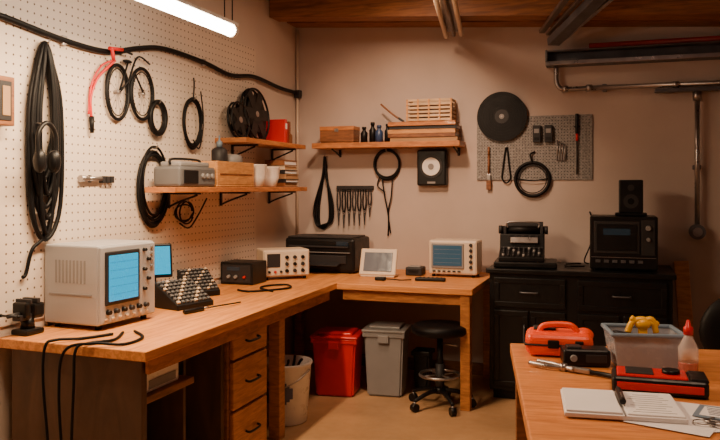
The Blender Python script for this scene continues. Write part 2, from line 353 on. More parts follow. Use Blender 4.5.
def stack(name,x,y,z,w,d,hs,cols,jit=.01,rz=0):
    o=O(name); zz=0
    for i,h in enumerate(hs):
        dx,dy=(random.random()-.5)*jit*2,(random.random()-.5)*jit*2
        c=cols[i%len(cols)]; o.box((dx,dy,zz+h*.08),(w,d,h*.14),c,bev=.001); o.box((dx,dy,zz+h*.90),(w,d,h*.14),c,bev=.001)
        o.box((dx,dy,zz+h/2),(w-.012,d-.012,h*.74),'paper' if i%2 else 'stain',bev=0); o.box((dx-w/2+.004,dy,zz+h/2),(.006,d,h*.9),c,bev=.001); o.box((dx,dy-d/2+.004,zz+h/2),(w,.006,h*.9),c,bev=.001)
        zz+=h
    o.done(loc=(x,y,z),rz=rz)
stack('book_stack',sx,4.88,1.371,.15,.22,[.03,.025,.035,.03,.03,.04],['brown','dgry','stain','dgry','beige','brown'])
def reel(name,y,z,r,holes,m='blk',lean=.12):
    o=O(name)
    for off in (-.014,.014):
        o.tube([(off,r*math.cos(a),r*math.sin(a)+r) for a in [2*math.pi*j/24 for j in range(24)]],.008,m,closed=True,n=2,seg=6)
        o.cyl((off-.002,0,r),(off+.002,0,r),r*.42,m,seg=30)
        for k in range(holes):
            a=2*math.pi*k/holes; ca,sa=math.cos(a),math.sin(a)
            o.box((off,ca*r*.68,r+sa*r*.68),(.004,r*.66,r*.42),m,rot=(a,0,0),bev=0)
    o.cyl((-.014,0,r),(.014,0,r),r*.72,'rub',seg=30); o.cyl((-.02,0,r),(.02,0,r),.02,'met')
    ob=o.done(loc=(LW+.10,y,z)); ob.rotation_euler=(0,-lean,0); return ob
reel('film_reel',4.60,1.691,.175,6); reel('film_reel',4.35,1.691,.115,5)
sx=LW+.125
o=O('red_binder'); o.box((0,0,.085),(.15,.035,.17),'red',bev=.003); o.box((.005,.04,.075),(.14,.03,.15),'dred',bev=.003); o.box((.0,.075,.08),(.14,.028,.16),'brown',bev=.003); o.box((.077,0,.12),(.003,.022,.04),'paper',bev=0); o.done(loc=(sx-.01,4.86,1.681))
o=O('ink_bottle'); o.lathe((0,0,0),[(.028,0),(.03,.005),(.03,.07),(.014,.085),(.014,.1),(.017,.1),(.017,.125),(0,.125)],'brown'); o.done(loc=(sx,5.04,1.681))
# ------------------------------------------------------------------ left wall hung things
px=LW+.0082
def hook(o,y,z,plane='x'):
    if plane=='x': o.tube([(px+.004,y,z+.01),(px+.03,y,z),(px+.045,y,z+.005),(px+.05,y,z+.02)],.004,'met')
    else: o.tube([(y,BW-.005,z+.01),(y,BW-.03,z),(y,BW-.045,z+.005),(y,BW-.05,z+.02)],.004,'met')
o=O('mounted_speaker'); o.bx(px,px+.07,2.15,2.45,1.62,1.82,'brown'); o.bx(px+.07,px+.074,2.17,2.43,1.64,1.80,'dgry'); o.bx(px+.074,px+.077,2.38,2.42,1.66,1.78,'stain'); o.cyl((px+.074,2.27,1.72),(px+.08,2.27,1.72),.06,'blk'); o.done()
o=O('cable_bundle'); hook(o,2.67,2.0)
for k in range(11):
    w=.03+.07*random.random(); zb=1.12+.38*random.random(); y0=2.655+.02*random.random(); xx=px+.016+.035*random.random()
    o.tube([(px+.03,2.665,2.005),(xx,y0-w*.45,1.93),(xx,y0-w,1.70),(xx,y0-w*.9,zb+.15),(xx,y0,zb),(xx,y0+w*.95,zb+.15),(xx,y0+w,1.72),(xx,y0+w*.4,1.93)],.010,'rub',closed=True,seg=8)
o.tube([(px+.03,2.63,1.5),(px+.03,2.62,1.3),(px+.03,2.66,1.16),(px+.02,2.60,1.10),(px+.015,2.57,1.0),(px+.015,2.55,.985)],.008,'rub'); o.done()
o=O('headphones'); y=2.60; z=1.50
o.tube([(px+.10,y-.055,z),(px+.10,y-.05,z+.10),(px+.10,y,z+.145),(px+.10,y+.05,z+.10),(px+.10,y+.055,z)],.010,'blk')
for s_ in (-1,1): o.sph((px+.10,y+s_*.045,z-.02),(.028,.024,.052),'blk'); o.sph((px+.10,y+s_*.03,z-.02),(.024,.015,.044),'rub')
o.tube([(px+.10,y,z+.14),(px+.03,y,z+.145),(px+.004,y,z+.14)],.004,'met'); o.done()
o=O('test_leads'); hook(o,3.12,1.99)
o.tube([(px+.045,3.13,2.0),(px+.035,3.10,1.97),(px+.02,3.03,1.90),(px+.02,2.98,1.80),(px+.02,2.985,1.70)],.007,'red')
o.tube([(px+.045,3.12,2.0),(px+.025,3.05,1.96),(px+.015,2.99,1.86),(px+.015,2.97,1.72)],.005,'red')
o.cyl((px+.02,2.985,1.71),(px+.02,2.99,1.63),.013,'rub',r2=.009); o.tube([(px+.045,3.12,2.0),(px+.058,3.09,2.05)],.009,'red',sm=False); o.cyl((px+.058,3.07,2.05),(px+.058,3.17,2.06),.009,'red'); o.cyl((px+.058,3.17,2.06),(px+.058,3.25,2.05),.006,'rub'); o.done()
o=O('bicycle_wall_art')
def ell(o,y,z,a,b,r,m='rub',xo=.02): o.tube([(px+xo,y+a*math.cos(t_),z+b*math.sin(t_)) for t_ in [2*math.pi*j/20 for j in range(20)]],r,m,closed=True,n=2,seg=8)
ya,yb=3.185,3.39
ell(o,ya,1.85,.088,.138,.009); ell(o,ya,1.85,.070,.118,.003,'rub'); ell(o,yb,1.865,.098,.135,.009); ell(o,yb,1.865,.08,.115,.003,'rub')
for k in range(7):
    a=math.pi*k/7
    for yy,aa,bb,zz in ((ya,.088,.138,1.85),(yb,.098,.135,1.865)):
        o.tube([(px+.02,yy-aa*math.cos(a),zz-bb*math.sin(a)),(px+.02,yy+aa*math.cos(a),zz+bb*math.sin(a))],.0012,'met',sm=False,seg=5)
o.tube([(px+.03,ya,1.85),(px+.03,ya+.13,1.96),(px+.03,yb,1.865)],.006,'rub',sm=False); o.tube([(px+.03,ya+.07,1.90),(px+.03,ya+.15,2.05),(px+.03,ya+.26,2.03)],.005,'rub'); o.tube([(px+.03,ya,1.85),(px+.03,ya+.07,2.01)],.005,'rub',sm=False); o.sph((px+.03,ya+.065,2.015),(.015,.035,.01),'rub')
for y,z in ((ya,1.85),(yb,1.865)): o.cyl((px,y,z),(px+.035,y,z),.01,'met')
o.done()
o=O('cable_coil'); o.coil((px+.01,3.52,1.75),.075,.09,'rub',.011,8); hook(o,3.52,1.83); o.done()
o=O('cable_coil'); o.coil((px+.01,3.88,1.75),.10,.15,'rub',.006,6,jit=.12); hook(o,3.88,1.89); o.tube([(px+.03,3.88,1.88),(px+.03,3.89,1.98),(px+.02,3.90,2.02)],.005,'blk'); o.tube([(px+.03,3.88,1.65),(px+.03,3.94,1.6),(px+.03,3.98,1.68),(px+.02,4.01,1.80),(px+.02,3.98,1.95)],.004,'rub'); o.done()
o=O('cable_coil'); o.coil((px+.008,3.49,1.375),.14,.205,'rub',.007,9,jit=.2,th=.012,out=.008); hook(o,3.49,1.58); o.done()
o=O('cable_coil'); o.coil((px+.01,3.80,1.22),.10,.065,'rub',.005,3,jit=.3); o.tube([(px+.02,3.75,1.16),(px+.02,3.85,1.13),(px+.02,3.95,1.2),(px+.02,4.05,1.30)],.005,'rub'); hook(o,3.80,1.285); o.done()
o=O('flashlight'); z=1.41
o.cyl((px+.017,2.97,z),(px+.017,3.06,z),.012,'met'); o.cyl((px+.017,2.91,z),(px+.017,2.97,z),.017,'met',r2=.012); o.box((px+.006,2.99,z),(.012,.02,.035),'dgry'); o.done()
o=O('audio_plugs')
for k in range(3): o.box((px+.013,3.075+.033*k,z-.003),(.026,.022,.034),'dgry',bev=.003); o.cyl((px+.013,3.075+.033*k,z-.012),(px+.013,3.075+.033*k,z-.03),.004,'met')
o.done()
# ------------------------------------------------------------------ back wall
o=O('wooden_shelf'); o.bx(-2.2,-1.07,5.23,BW-.001,1.66,1.70,'shelf',.003)
for x in (-2.05,-1.12): o.bx(x-.010,x+.010,BW-.012,BW-.001,1.60,1.659,'blk'); o.tube([(x,BW-.01,1.61),(x,5.35,1.635),(x,5.27,1.655)],.006,'blk')
o.done()
o=O('cigar_box'); o.box((0,0,.055),(.27,.14,.09),'brown',bev=.004); o.box((0,0,.110),(.275,.145,.03),'shelf',bev=.004); o.box((0,-.073,.095),(.03,.006,.025),'met',bev=.001); o.box((0,0,.006),(.26,.13,.012),'brown'); o.done(loc=(-2.01,5.33,1.701))
o=O('spice_bottles')
for k,(dx,hh,r) in enumerate(((-.08,.12,.026),(-.022,.155,.026),(.038,.13,.029),(.095,.14,.023))):
    o.lathe((dx,(k%2)*.03,0),[(r,0),(r,hh*.62),(r*.5,hh*.76),(r*.5,hh*.86),(r*.62,hh*.86),(r*.62,hh),(0,hh)],'navy' if k==2 else 'blk',seg=18)
o.done(loc=(-1.735,5.33,1.701))
stack('book_stack',-1.35,5.335,1.701,.50,.16,[.03,.028,.03,.025,.03],['stain','brown','tan','dgry','shelf'],.012)
o=O('slatted_wood_basket')
for k in range(6):
    for yy in (-.07,.07): o.box((0,yy,.012+.028*k),(.33,.008,.017),'slat',bev=.002)
    for s_ in (-1,1): o.box((s_*.16,0,.012+.028*k),(.008,.14,.017),'slat',bev=.002)
for s_ in (-.162,.162,0,-.08,.08):
    for yy in (-.076,.076): o.box((s_,yy,.08),(.012,.006,.16),'tan',bev=.001)
o.box((0,0,.006),(.31,.13,.01),'tan'); o.box((0,0,.08),(.29,.11,.11),'brown',bev=.003); o.done(loc=(-1.30,5.335,1.845))
o=O('paint_brush'); o.tube([(-1.53,5.31,1.868),(-1.59,5.31,1.91),(-1.68,5.32,1.985)],.007,'brown'); o.box((-1.52,5.31,1.863),(.05,.02,.016),'dgry',rot=(0,.6,0)); o.done()
bw=BW-.001
o=O('hanging_cable'); hook(o,-2.16,1.60,'y')
for k in range(3):
    w=.045+.016*k; d=.018+.009*k
    o.tube([(-2.165,bw-.04,1.61),(-2.185,bw-d,1.45),(-2.175-w,bw-d,1.22),(-2.19-w*.6,bw-d,1.08),(-2.18,bw-d,1.05+.012*k),(-2.18+w,bw-d,1.12),(-2.18+w,bw-d,1.26),(-2.155,bw-d,1.45)],.009,'rub',closed=True)
o.done()
o=O('plier_rack'); o.box((-1.925,bw-.012,1.365),(.30,.024,.03),'dgry')
for k in range(7):
    x=-2.052+.042*k; L_=.18+.12*random.random(); 
    o.tube([(x-.009,bw-.03,1.35),(x-.013,bw-.03,1.35-L_*.35),(x-.004,bw-.03,1.35-L_*.6)],.006,'rub' if k%3 else 'dgry'); o.tube([(x+.009,bw-.03,1.35),(x+.013,bw-.03,1.35-L_*.35),(x+.004,bw-.03,1.35-L_*.6)],.006,'rub' if k%3 else 'dgry')
    o.cyl((x,bw-.022,1.35-L_*.62),(x,bw-.038,1.35-L_*.62),.010,'met'); o.cyl((x,bw-.03,1.35-L_*.6),(x,bw-.03,1.35-L_),.009,'dgry',r2=.003)
o.done()
o=O('cable_coil'); hook(o,-1.665,1.635,'y'); o.coil((-1.665,bw-.005,1.54),.105,.115,'rub',.007,5,plane='y',jit=.12)
o.tube([(-1.70,bw-.03,1.43),(-1.68,bw-.03,1.30),(-1.655,bw-.02,1.15),(-1.66,bw-.012,1.0)],.006,'rub'); o.tube([(-1.62,bw-.03,1.45),(-1.63,bw-.03,1.30),(-1.655,bw-.02,1.18),(-1.64,bw-.012,1.02)],.005,'rub'); o.tube([(-1.72,bw-.03,1.45),(-1.74,bw-.02,1.38),(-1.68,bw-.02,1.33)],.005,'rub'); o.done()
o=O('round_dial_speaker'); o.bx(-1.42,-1.20,bw-.07,bw,1.38,1.645,'blk',.012); 
o.cyl((-1.31,bw-.069,1.52),(-1.31,bw-.078,1.52),.085,'dgry',seg=36); o.cyl((-1.31,bw-.077,1.52),(-1.31,bw-.083,1.52),.066,'white',seg=36); o.cyl((-1.31,bw-.082,1.52),(-1.31,bw-.088,1.52),.022,'gry'); o.bx(-1.34,-1.28,bw-.073,bw-.069,1.395,1.41,'gry',0); o.done()
o=O('perforated_tool_panel'); o.bx(-.985,-.18,bw-.012,bw,1.42,1.875,'mesh',.002)
for x in (-.965,-.2):
    for z in (1.44,1.855): o.cyl((x,bw-.012,z),(x,bw-.018,z),.008,'met')
for i in range(38):
    for j in range(21): o.box((-.968+.0207*i,bw-.0125,1.437+.0211*j),(.006,.001,.006),'dgry',bev=0)
o.done()
pf=bw-.013
o=O('vinyl_record'); o.cyl((-.80,pf-.03,1.875),(-.80,pf-.022,1.875),.178,'rub',seg=60)
for r in (.07,.09,.11,.13,.15,.165): o.tube([(-.80+r*math.cos(a),pf-.0302,1.875+r*math.sin(a)) for a in [2*math.pi*j/36 for j in range(36)]],.0012,'blk',closed=True,n=1,seg=5)
o.cyl((-.80,pf-.033,1.875),(-.80,pf-.03,1.875),.05,'dgry',seg=36); o.cyl((-.80,pf-.035,1.875),(-.80,pf-.03,1.875),.018,'gry',seg=24); o.cyl((-.80,pf-.04,1.875),(-.80,pf,1.875),.006,'met'); o.done()
o=O('magnifier_ring'); 
for r,t_,m in ((.118,.012,'rub'),(.098,.004,'dgry')): o.tube([(-.587+r*math.cos(a),pf-.0125,1.425+r*math.sin(a)) for a in [2*math.pi*j/24 for j in range(24)]],t_,m,closed=True,n=2)
o.tube([(-.69,pf-.02,1.43),(-.587,pf-.02,1.415),(-.48,pf-.02,1.43)],.004,'rub'); o.tube([(-.587,pf-.02,1.54),(-.60,pf-.02,1.60),(-.57,pf-.01,1.62)],.006,'rub'); o.done()
o=O('lanyard'); o.tube([(-.77,pf-.007,1.66),(-.795,pf-.007,1.50),(-.80,pf-.007,1.43),(-.77,pf-.007,1.40),(-.742,pf-.007,1.43),(-.748,pf-.007,1.50)],.006,'rub',closed=True); o.cyl((-.77,pf,1.66),(-.77,pf-.03,1.66),.006,'met'); o.done()
o=O('paint_brush'); x=-.896; o.cyl((x,pf-.012,1.60),(x,pf-.012,1.66),.008,'brown'); o.cyl((x,pf-.012,1.46),(x,pf-.012,1.60),.008,'brown'); o.box((x,pf-.012,1.44),(.03,.016,.05),'met'); o.box((x,pf-.012,1.385),(.034,.014,.07),'brown'); o.done()
o=O('relay_modules')
for x in (-.555,-.475): o.box((x,pf-.018,1.745),(.055,.036,.12),'dgry',bev=.004); o.box((x,pf-.037,1.765),(.035,.004,.03),'gry',bev=0); o.box((x,pf-.037,1.71),(.035,.004,.02),'blk',bev=0)
o.done()
o=O('drill_bit_set'); o.box((-.39,pf-.008,1.58),(.07,.016,.05),'gry'); 
for k in range(4): o.cyl((-.415+.017*k,pf-.018,1.56),(-.415+.017*k,pf-.018,1.70-.01*k),.004,'met')
o.done()
o=O('soldering_iron'); x=-.283; o.cyl((x,pf-.014,1.88),(x,pf-.014,1.74),.012,'blk',bev=.003); o.cyl((x,pf-.014,1.74),(x,pf-.014,1.69),.009,'red'); o.cyl((x,pf-.014,1.69),(x,pf-.014,1.46),.005,'dgry'); o.box((x,pf-.008,1.79),(.04,.016,.012),'dgry'); o.done()
o=O('steel_rail'); o.bx(-.49,2.19,bw-.02,bw,2.21,2.33,'rail'); o.bx(-.49,2.19,bw-.12,bw-.02,2.21,2.222,'rail'); o.bx(-.49,2.19,bw-.12,bw-.02,2.305,2.315,'rail'); o.bx(-.49,2.19,bw-.125,bw-.118,2.21,2.24,'met')
o.bx(-.49,-.475,bw-.12,bw,2.21,2.32,'rail'); o.cyl((-.2,bw-.08,2.335),(2.19,bw-.08,2.335),.019,'dred'); o.done()
o=O('steel_pipe'); y=bw-.06
o.tube([(-.42,y,2.205),(-.42,y,2.12),(-.405,y,2.07),(-.36,y,2.05),(-.2,y,2.05)],.017,'met',n=5,seg=12); o.cyl((-.22,y,2.05),(2.19,y,2.05),.017,'met')
for x in (-.36,-.2,.35): o.cyl((x-.02,y,2.05),(x+.02,y,2.05),.024,'met')
for x in (-.1,.9): o.box((x,y+.03,2.05),(.03,.06,.05),'rail')
o.bx(.22,.80,y-.03,y+.03,2.0,2.025,'rail')
o.cyl((.48,y,2.0),(.48,y,1.10),.016,'met'); o.cyl((.48,y,2.0),(.48,y,1.94),.026,'met'); o.box((.48,y+.03,1.5),(.05,.06,.03),'rail')
o.cyl((.48,y-.03,1.075),(.48,y+.03,1.075),.05,'rail',seg=28); o.cyl((.48,y-.04,1.075),(.48,y-.03,1.075),.03,'met'); o.done()
o=O('ceiling_strut'); 
def strut(o,a,b,w,m):
    a,b=Vector(a),Vector(b); d=b-a; r=d.to_track_quat('Z','Y').to_euler(); o.box((a+b)/2,(w,w*.6,d.length),m,rot=r,bev=.004)
strut(o,(-.426,5.2,2.345),(.12,4.2,2.60),.085,'rail'); strut(o,(-.50,5.2,2.42),(-.12,4.2,2.60),.04,'cop'); strut(o,(-.36,5.2,2.36),(.22,4.2,2.58),.03,'met'); strut(o,(-.46,5.2,2.40),(.0,4.2,2.60),.03,'cop')
strut(o,(.0,4.3,2.58),(.0,4.3,2.92),.03,'rail'); o.done()
o=O('fluorescent_fixture')
for a,b in (((-1.16,5.2,2.43),(-1.03,4.3,2.50)),((-1.05,5.2,2.44),(-.92,4.3,2.50))): o.cyl(a,b,.016,'beige')
o.extr([(-1.15,5.2,2.462),(-1.06,5.2,2.462),(-.93,4.3,2.53),(-1.02,4.3,2.53)],(0,0,.02),'cop')
o.cyl((-1.105,5.2,2.44),(-.975,4.3,2.505),.014,'cop')
o.cyl((-1.0,4.5,2.53),(-1.0,4.5,2.919),.006,'rail'); o.done()
# ------------------------------------------------------------------ black cabinet
o=O('storage_cabinet'); x0,x1,y0,y1,hh=-.80,.30,4.87,5.42,.815
o.bx(x0,x1,y0,y1,.06,hh,'cab',.004); o.bx(x0-.02,x1+.02,y0-.03,y1+.01,hh,.845,'cab',.006); o.bx(x0+.02,x1-.02,y0+.03,y1,0,.06,'blk')
f=y0-.012
def panel(xa,xb,za,zb):
    o.bx(xa,xb,f,y0,za,zb,'cab',.004); w=.035
    o.bx(xa+.003,xb-.003,f-.008,f,zb-w,zb-.003,'cab',.003); o.bx(xa+.003,xb-.003,f-.008,f,za+.003,za+w,'cab',.003)
    o.bx(xa+.003,xa+w,f-.008,f,za+w,zb-w,'cab',.003); o.bx(xb-w,xb-.003,f-.008,f,za+w,zb-w,'cab',.003)
panel(-.77,-.32,.60,.79); panel(-.77,-.55,.09,.58); panel(-.54,-.32,.09,.58); panel(-.25,.27,.60,.79); panel(-.25,.0,.09,.58); panel(.02,.27,.09,.58)
for xa,z in ((-.545,.70),(.01,.70)): o.tube([(xa-.05,f-.006,z),(xa-.045,f-.03,z),(xa+.045,f-.03,z),(xa+.05,f-.006,z)],.005,'rail')
for xa in (-.575,-.515,-.04,.06): o.tube([(xa,f-.006,.38),(xa,f-.03,.39),(xa,f-.03,.48),(xa,f-.006,.49)],.005,'rail')
o.done()
o=O('typewriter')
o.box((.01,0,.02),(.40,.32,.04),'blk',bev=.01)
o.extr([(-.16,-.14,.04),(-.16,-.14,.07),(-.16,.0,.12),(-.16,.02,.21),(-.16,.14,.21),(-.16,.14,.04)],(.29,0,0),'blk',.006)
for r in range(4):
    for c in range(8): o.cyl((-.13+.0325*c,-.12+.03*r,.072+.012*r),(-.13+.0325*c,-.12+.03*r,.090+.012*r),.009,'dgry' if (r+c)%4 else 'gry',seg=10)
o.cyl((-.16,.08,.235),(.14,.08,.235),.026,'rub'); 
for s_ in (-.16,.14): o.cyl((s_-.012,.08,.235),(s_+.012,.08,.235),.028,'dgry'); o.box((s_*.8,.08,.23),(.02,.09,.06),'dgry')
o.tube([(-.11,.05,.25),(-.11,.05,.285),(0,.05,.29),(.09,.05,.285),(.09,.05,.25)],.006,'met'); o.box((0,.12,.265),(.24,.008,.05),'dgry',rot=(-.2,0,0)); o.box((0,-.005,.17),(.18,.02,.04),'met',rot=(-.3,0,0))
for k in range(5): o.box((-.1+.045*k,.014,.185),(.018,.01,.035),'dgry',bev=.002)
o.done(loc=(-.60,5.06,.846),rz=.08)
o=O('stereo_system'); o.box((0,.17,.175),(.40,.34,.33),'blk',bev=.008); 
for s_ in (-.15,.15):
    for yy in (.05,.3): o.cyl((s_,yy,0),(s_,yy,.015),.018,'rub')
o.box((-.04,-.003,.21),(.27,.008,.20),'dgry',bev=.004); o.box((-.04,-.009,.21),(.24,.006,.165),'blk',bev=.003); o.box((-.04,-.013,.245),(.16,.004,.04),'dscr',bev=0)
o.box((.145,-.003,.21),(.08,.008,.22),'dgry',bev=.003); knob(o,(.145,-.005,.27),.018,.02,'gry',(0,-1,0)); knob(o,(.145,-.005,.20),.013,.02,'gry',(0,-1,0))
for k in range(6): o.box((-.15+.05*k,-.004,.06),(.03,.008,.018),'rail',bev=.002)
o.box((0,-.002,.085),(.38,.006,.003),'met',bev=0); o.done(loc=(.02,4.94,.846))
o=O('bookshelf_speaker'); o.box((0,0,.12),(.145,.15,.21),'blk',bev=.008); o.box((0,0,.008),(.19,.17,.016),'blk',bev=.004); o.cyl((0,-.074,.09),(0,-.08,.09),.045,'dgry',seg=28); o.cyl((0,-.079,.09),(0,-.084,.09),.02,'rub'); o.cyl((0,-.074,.175),(0,-.08,.175),.02,'dgry'); o.done(loc=(.065,5.08,1.19))
o=O('power_cord'); o.tube([(-.20,5.29,.853),(-.23,5.33,.87),(-.19,5.40,.98),(-.17,5.44,1.10),(-.2,5.442,1.2)],.005,'rub'); o.tube([(-.22,5.1,.853),(-.32,5.06,.853),(-.34,5.2,.853),(-.25,5.28,.853)],.005,'rub'); o.done()
# ------------------------------------------------------------------ floor objects
def bin_(name,w,d,h,m,loc,rz=0,lid=None,taper=.86):
    o=O(name); b=bmesh.new()
    def loop(k,z): return [(sx_*w/2*k,sy_*d/2*k,z) for sx_,sy_ in ((-1,-1),(1,-1),(1,1),(-1,1))]
    rings=[loop(taper,0),loop(1,h),loop(.93,h),loop(taper*.93,.02)]
    V=[[b.verts.new(p) for p in r] for r in rings]
    b.faces.new(V[0])
    for A,B in zip(V,V[1:]):
        for j in range(4): b.faces.new((A[j],A[(j+1)%4],B[(j+1)%4],B[j]))
    b.faces.new(V[3]); 
    bmesh.ops.bevel(b,geom=b.edges[:],offset=.012,segments=2,affect='EDGES'); o.merge(b,m)
    for s_ in (-1,1): o.box((0,s_*d/2,h-.015),(w+.02,.016,.03),m); o.box((s_*w/2,0,h-.015),(.016,d+.02,.03),m)
    if lid: o.box((0,0,h+.01),(w+.03,d+.03,.02),lid,bev=.008); o.box((0,0,h+.028),(w*.8,d*.8,.02),lid,bev=.008); o.box((0,-d/2-.01,h-.04),(.07,.02,.05),lid)
    else: o.box((0,0,h*.75),(w*.8,d*.8,.02),'dgry',bev=0)
    return o.done(loc=loc,rz=rz)
bin_('red_storage_bin',.29,.26,.38,'red',(-1.775,4.68,.001),.12,'red')
bin_('grey_storage_bin',.26,.25,.42,'gry',(-1.465,4.78,.001),.1,'gry')
bin_('black_wastebasket',.11,.13,.26,'blk',(-1.27,4.98,.001),0,None)
o=O('paint_bucket'); o.lathe((0,0,0),[(.115,0),(.12,.005),(.145,.33),(.152,.335),(.152,.35),(.14,.35),(.11,.02),(0,.015)],'white')
o.lathe((0,0,.2),[(.12,.05),(.132,.09),(.05,.11),(0,.10)],'dgry')
for k in range(9):
    a=-.95-.13*k; r0=.1405
    o.box((r0*math.cos(a)*.985,r0*math.sin(a)*.985,.19),(.006,.019,.06+.03*(k%3)),'ink',rot=(0,0,a),bev=.001)
o.tube([(.148,0,.31),(.11,-.12,.26),(0,-.165,.22),(-.11,-.12,.26),(-.148,0,.31)],.004,'met')
for k in range(5): o.tube([(.03*k-.06,.02*((k%2)-.5),.29),(.035*k-.07,.03,.34),(.045*k-.09,.02,.38-.02*(k%3))],.008,'blk')
o.done(loc=(-1.85,4.02,.001))
o=O('workshop_stool'); 
o.lathe((0,0,.455),[(.0,0),(.16,0),(.175,.012),(.18,.03),(.175,.05),(.15,.062),(0,.066)],'rub',seg=36)
o.lathe((0,0,.44),[(.05,0),(.12,.014),(0,.016)],'blk'); o.cyl((0,0,.10),(0,0,.45),.018,'blk'); o.cyl((0,0,.10),(0,0,.27),.028,'dgry'); o.cyl((.0,0,.40),(.12,-.06,.40),.006,'met')
o.tube([(.125*math.cos(a),.125*math.sin(a),.20) for a in [2*math.pi*j/16 for j in range(16)]],.009,'met',closed=True,n=2)
for k in range(4): a=math.pi/4+k*math.pi/2; o.tube([(0,0,.20),(.125*math.cos(a),.125*math.sin(a),.20)],.006,'met',sm=False)
for k in range(5):
    a=2*math.pi*k/5+.3; ca,sa=math.cos(a),math.sin(a)
    o.tube([(0,0,.10),(.09*ca,.09*sa,.10),(.20*ca,.20*sa,.065)],.017,'blk',r_end=.011)
    o.cyl((.20*ca,.20*sa,.06),(.20*ca,.20*sa,.04),.008,'met'); o.cyl((.20*ca-.016*sa,.20*sa+.016*ca,.026),(.20*ca+.016*sa,.20*sa-.016*ca,.026),.026,'blk')
o.lathe((0,0,.085),[(.03,0),(.04,.02),(.03,.04),(.0,.04)],'blk')
o.done(loc=(-1.06,4.58,.001))
o=O('wood_plank'); o.box((0,0,.44),(.09,.03,.88),'tan',rot=(-.25,-.05,0)); o.done(loc=(.405,5.30,.012)) 
o=O('office_chair'); 
o.box((0,0,.46),(.46,.44,.08),'rub',bev=.035,seg=4); o.sph((0,-.22,.72),(.23,.05,.19),'rub',seg=28); o.sph((0,-.20,.74),(.20,.06,.15),'dgry',seg=28)
o.tube([(0,-.16,.42),(0,-.27,.46),(0,-.275,.62),(0,-.25,.72)],.022,'blk'); o.cyl((0,0,.10),(0,0,.43),.025,'dgry')
for s_ in (-1,1): o.tube([(s_*.2,.05,.44),(s_*.27,.05,.48),(s_*.27,.05,.64)],.014,'blk'); o.box((s_*.27,.02,.65),(.06,.24,.03),'rub',bev=.012)
for k in range(5):
    a=2*math.pi*k/5; ca,sa=math.cos(a),math.sin(a); o.tube([(0,0,.11),(.15*ca,.15*sa,.10),(.29*ca,.29*sa,.07)],.02,'blk',r_end=.013); o.cyl((.29*ca-.02*sa,.29*sa+.02*ca,.029),(.29*ca+.02*sa,.29*sa-.02*ca,.029),.028,'blk')
o.done(loc=(.53,3.95,.001),rz=.15)
# ------------------------------------------------------------------ front work table
ang=math.atan2(.177,.984); Cx,Cy=-.413,3.012
o=O('work_table'); 
o.box((.75,-.95,.73),(1.5,1.9,.04),'table',bev=.005); 
for x in (.05,1.45):
    for y in (-.05,-1.85): o.box((x,y,.355),(.06,.06,.71),'brown')
o.box((.75,-.03,.66),(1.36,.025,.09),'brown'); o.box((.04,-.95,.66),(.025,1.76,.09),'brown'); o.box((1.46,-.95,.66),(.025,1.76,.09),'brown')
o.done(loc=(Cx,Cy,0),rz=ang)
t1=.751
o=O('orange_tool_case'); o.box((0,0,.045),(.24,.15,.085),'orange',bev=.028,seg=4); o.box((0,0,.045),(.246,.156,.008),'dgry',bev=.003); o.box((-.02,-.078,.05),(.04,.012,.03),'blk'); o.box((.07,-.078,.05),(.03,.012,.03),'blk')
o.tube([(-.07,-.02,.08),(-.05,-.02,.108),(.04,-.02,.112),(.07,-.02,.08)],.011,'orange'); o.sph((.09,0,.075),(.035,.05,.025),'orange'); o.box((-.05,.02,.09),(.08,.06,.012),'dgry'); o.done(loc=(-.215,2.87,t1),rz=.1)
o=O('battery_charger'); o.box((0,0,.03),(.16,.09,.06),'blk',bev=.012,seg=3); o.box((.03,-.046,.03),(.07,.004,.028),'dgry',bev=.002); o.box((-.04,0,.062),(.05,.05,.008),'dgry'); knob(o,(-.045,-.044,.03),.013,.01,'gry',(0,-1,0)); o.done(loc=(-.115,2.73,t1),rz=.2)
o=O('plastic_storage_tub'); 
def ringbox(o,w,d,z0,z1,m,k0=.85,th=.004):
    b=bmesh.new()
    def lp(s_,z,e=0): return [b.verts.new((a*(w/2*s_-e),c*(d/2*s_-e),z)) for a,c in ((-1,-1),(1,-1),(1,1),(-1,1))]
    A=lp(k0,z0); B=lp(1,z1); C=lp(1,z1,th); D=lp(k0,z0+th,th)
    b.faces.new(A); 
    for P,Q in ((A,B),(B,C),(C,D)):
        for j in range(4): b.faces.new((P[j],P[(j+1)%4],Q[(j+1)%4],Q[j]))
    b.faces.new(D); bmesh.ops.bevel(b,geom=b.edges[:],offset=.0015,segments=1,affect='EDGES'); o.merge(b,m)
ringbox(o,.235,.19,0,.115,'clear')
for s_ in (-1,1): o.box((0,s_*.095,.117),(.25,.014,.014),'blue',bev=.005); o.box((s_*.118,0,.117),(.014,.20,.014),'blue',bev=.005)
o.box((0,0,.05),(.19,.15,.05),'gry',bev=.01); o.box((-.04,.01,.085),(.10,.08,.03),'dgry',rot=(.1,.2,.3)); o.box((.06,0,.08),(.05,.06,.03),'brown',rot=(.1,.2,.3)); o.done(loc=(.075,2.80,t1),rz=.2)
o=O('yellow_clamp'); o.tube([(-.05,0,0.0),(-.035,.0,.035),(.0,0,.045),(.035,0,.03),(.05,.01,.03)],.011,'yel'); o.tube([(-.04,.0,.05),(-.01,0,.035),(.03,0,.045),(.045,0,.0)],.011,'yel'); o.sph((0,0,.03),(.028,.02,.02),'yel'); o.box((.0,0,.005),(.03,.02,.03),'yel'); o.done(loc=(.075,2.80,.862),rz=.2)
o=O('spray_bottle'); o.lathe((0,0,0),[(.028,0),(.031,.004),(.031,.045),(.031,.05)],'liquid'); o.lathe((0,0,.05),[(.031,0),(.031,.045),(.015,.078),(.012,.09)],'bott'); o.lathe((0,0,.138),[(.015,0),(.015,.024),(.009,.028),(.005,.048),(0,.048)],'red'); o.done(loc=(.21,2.66,t1))
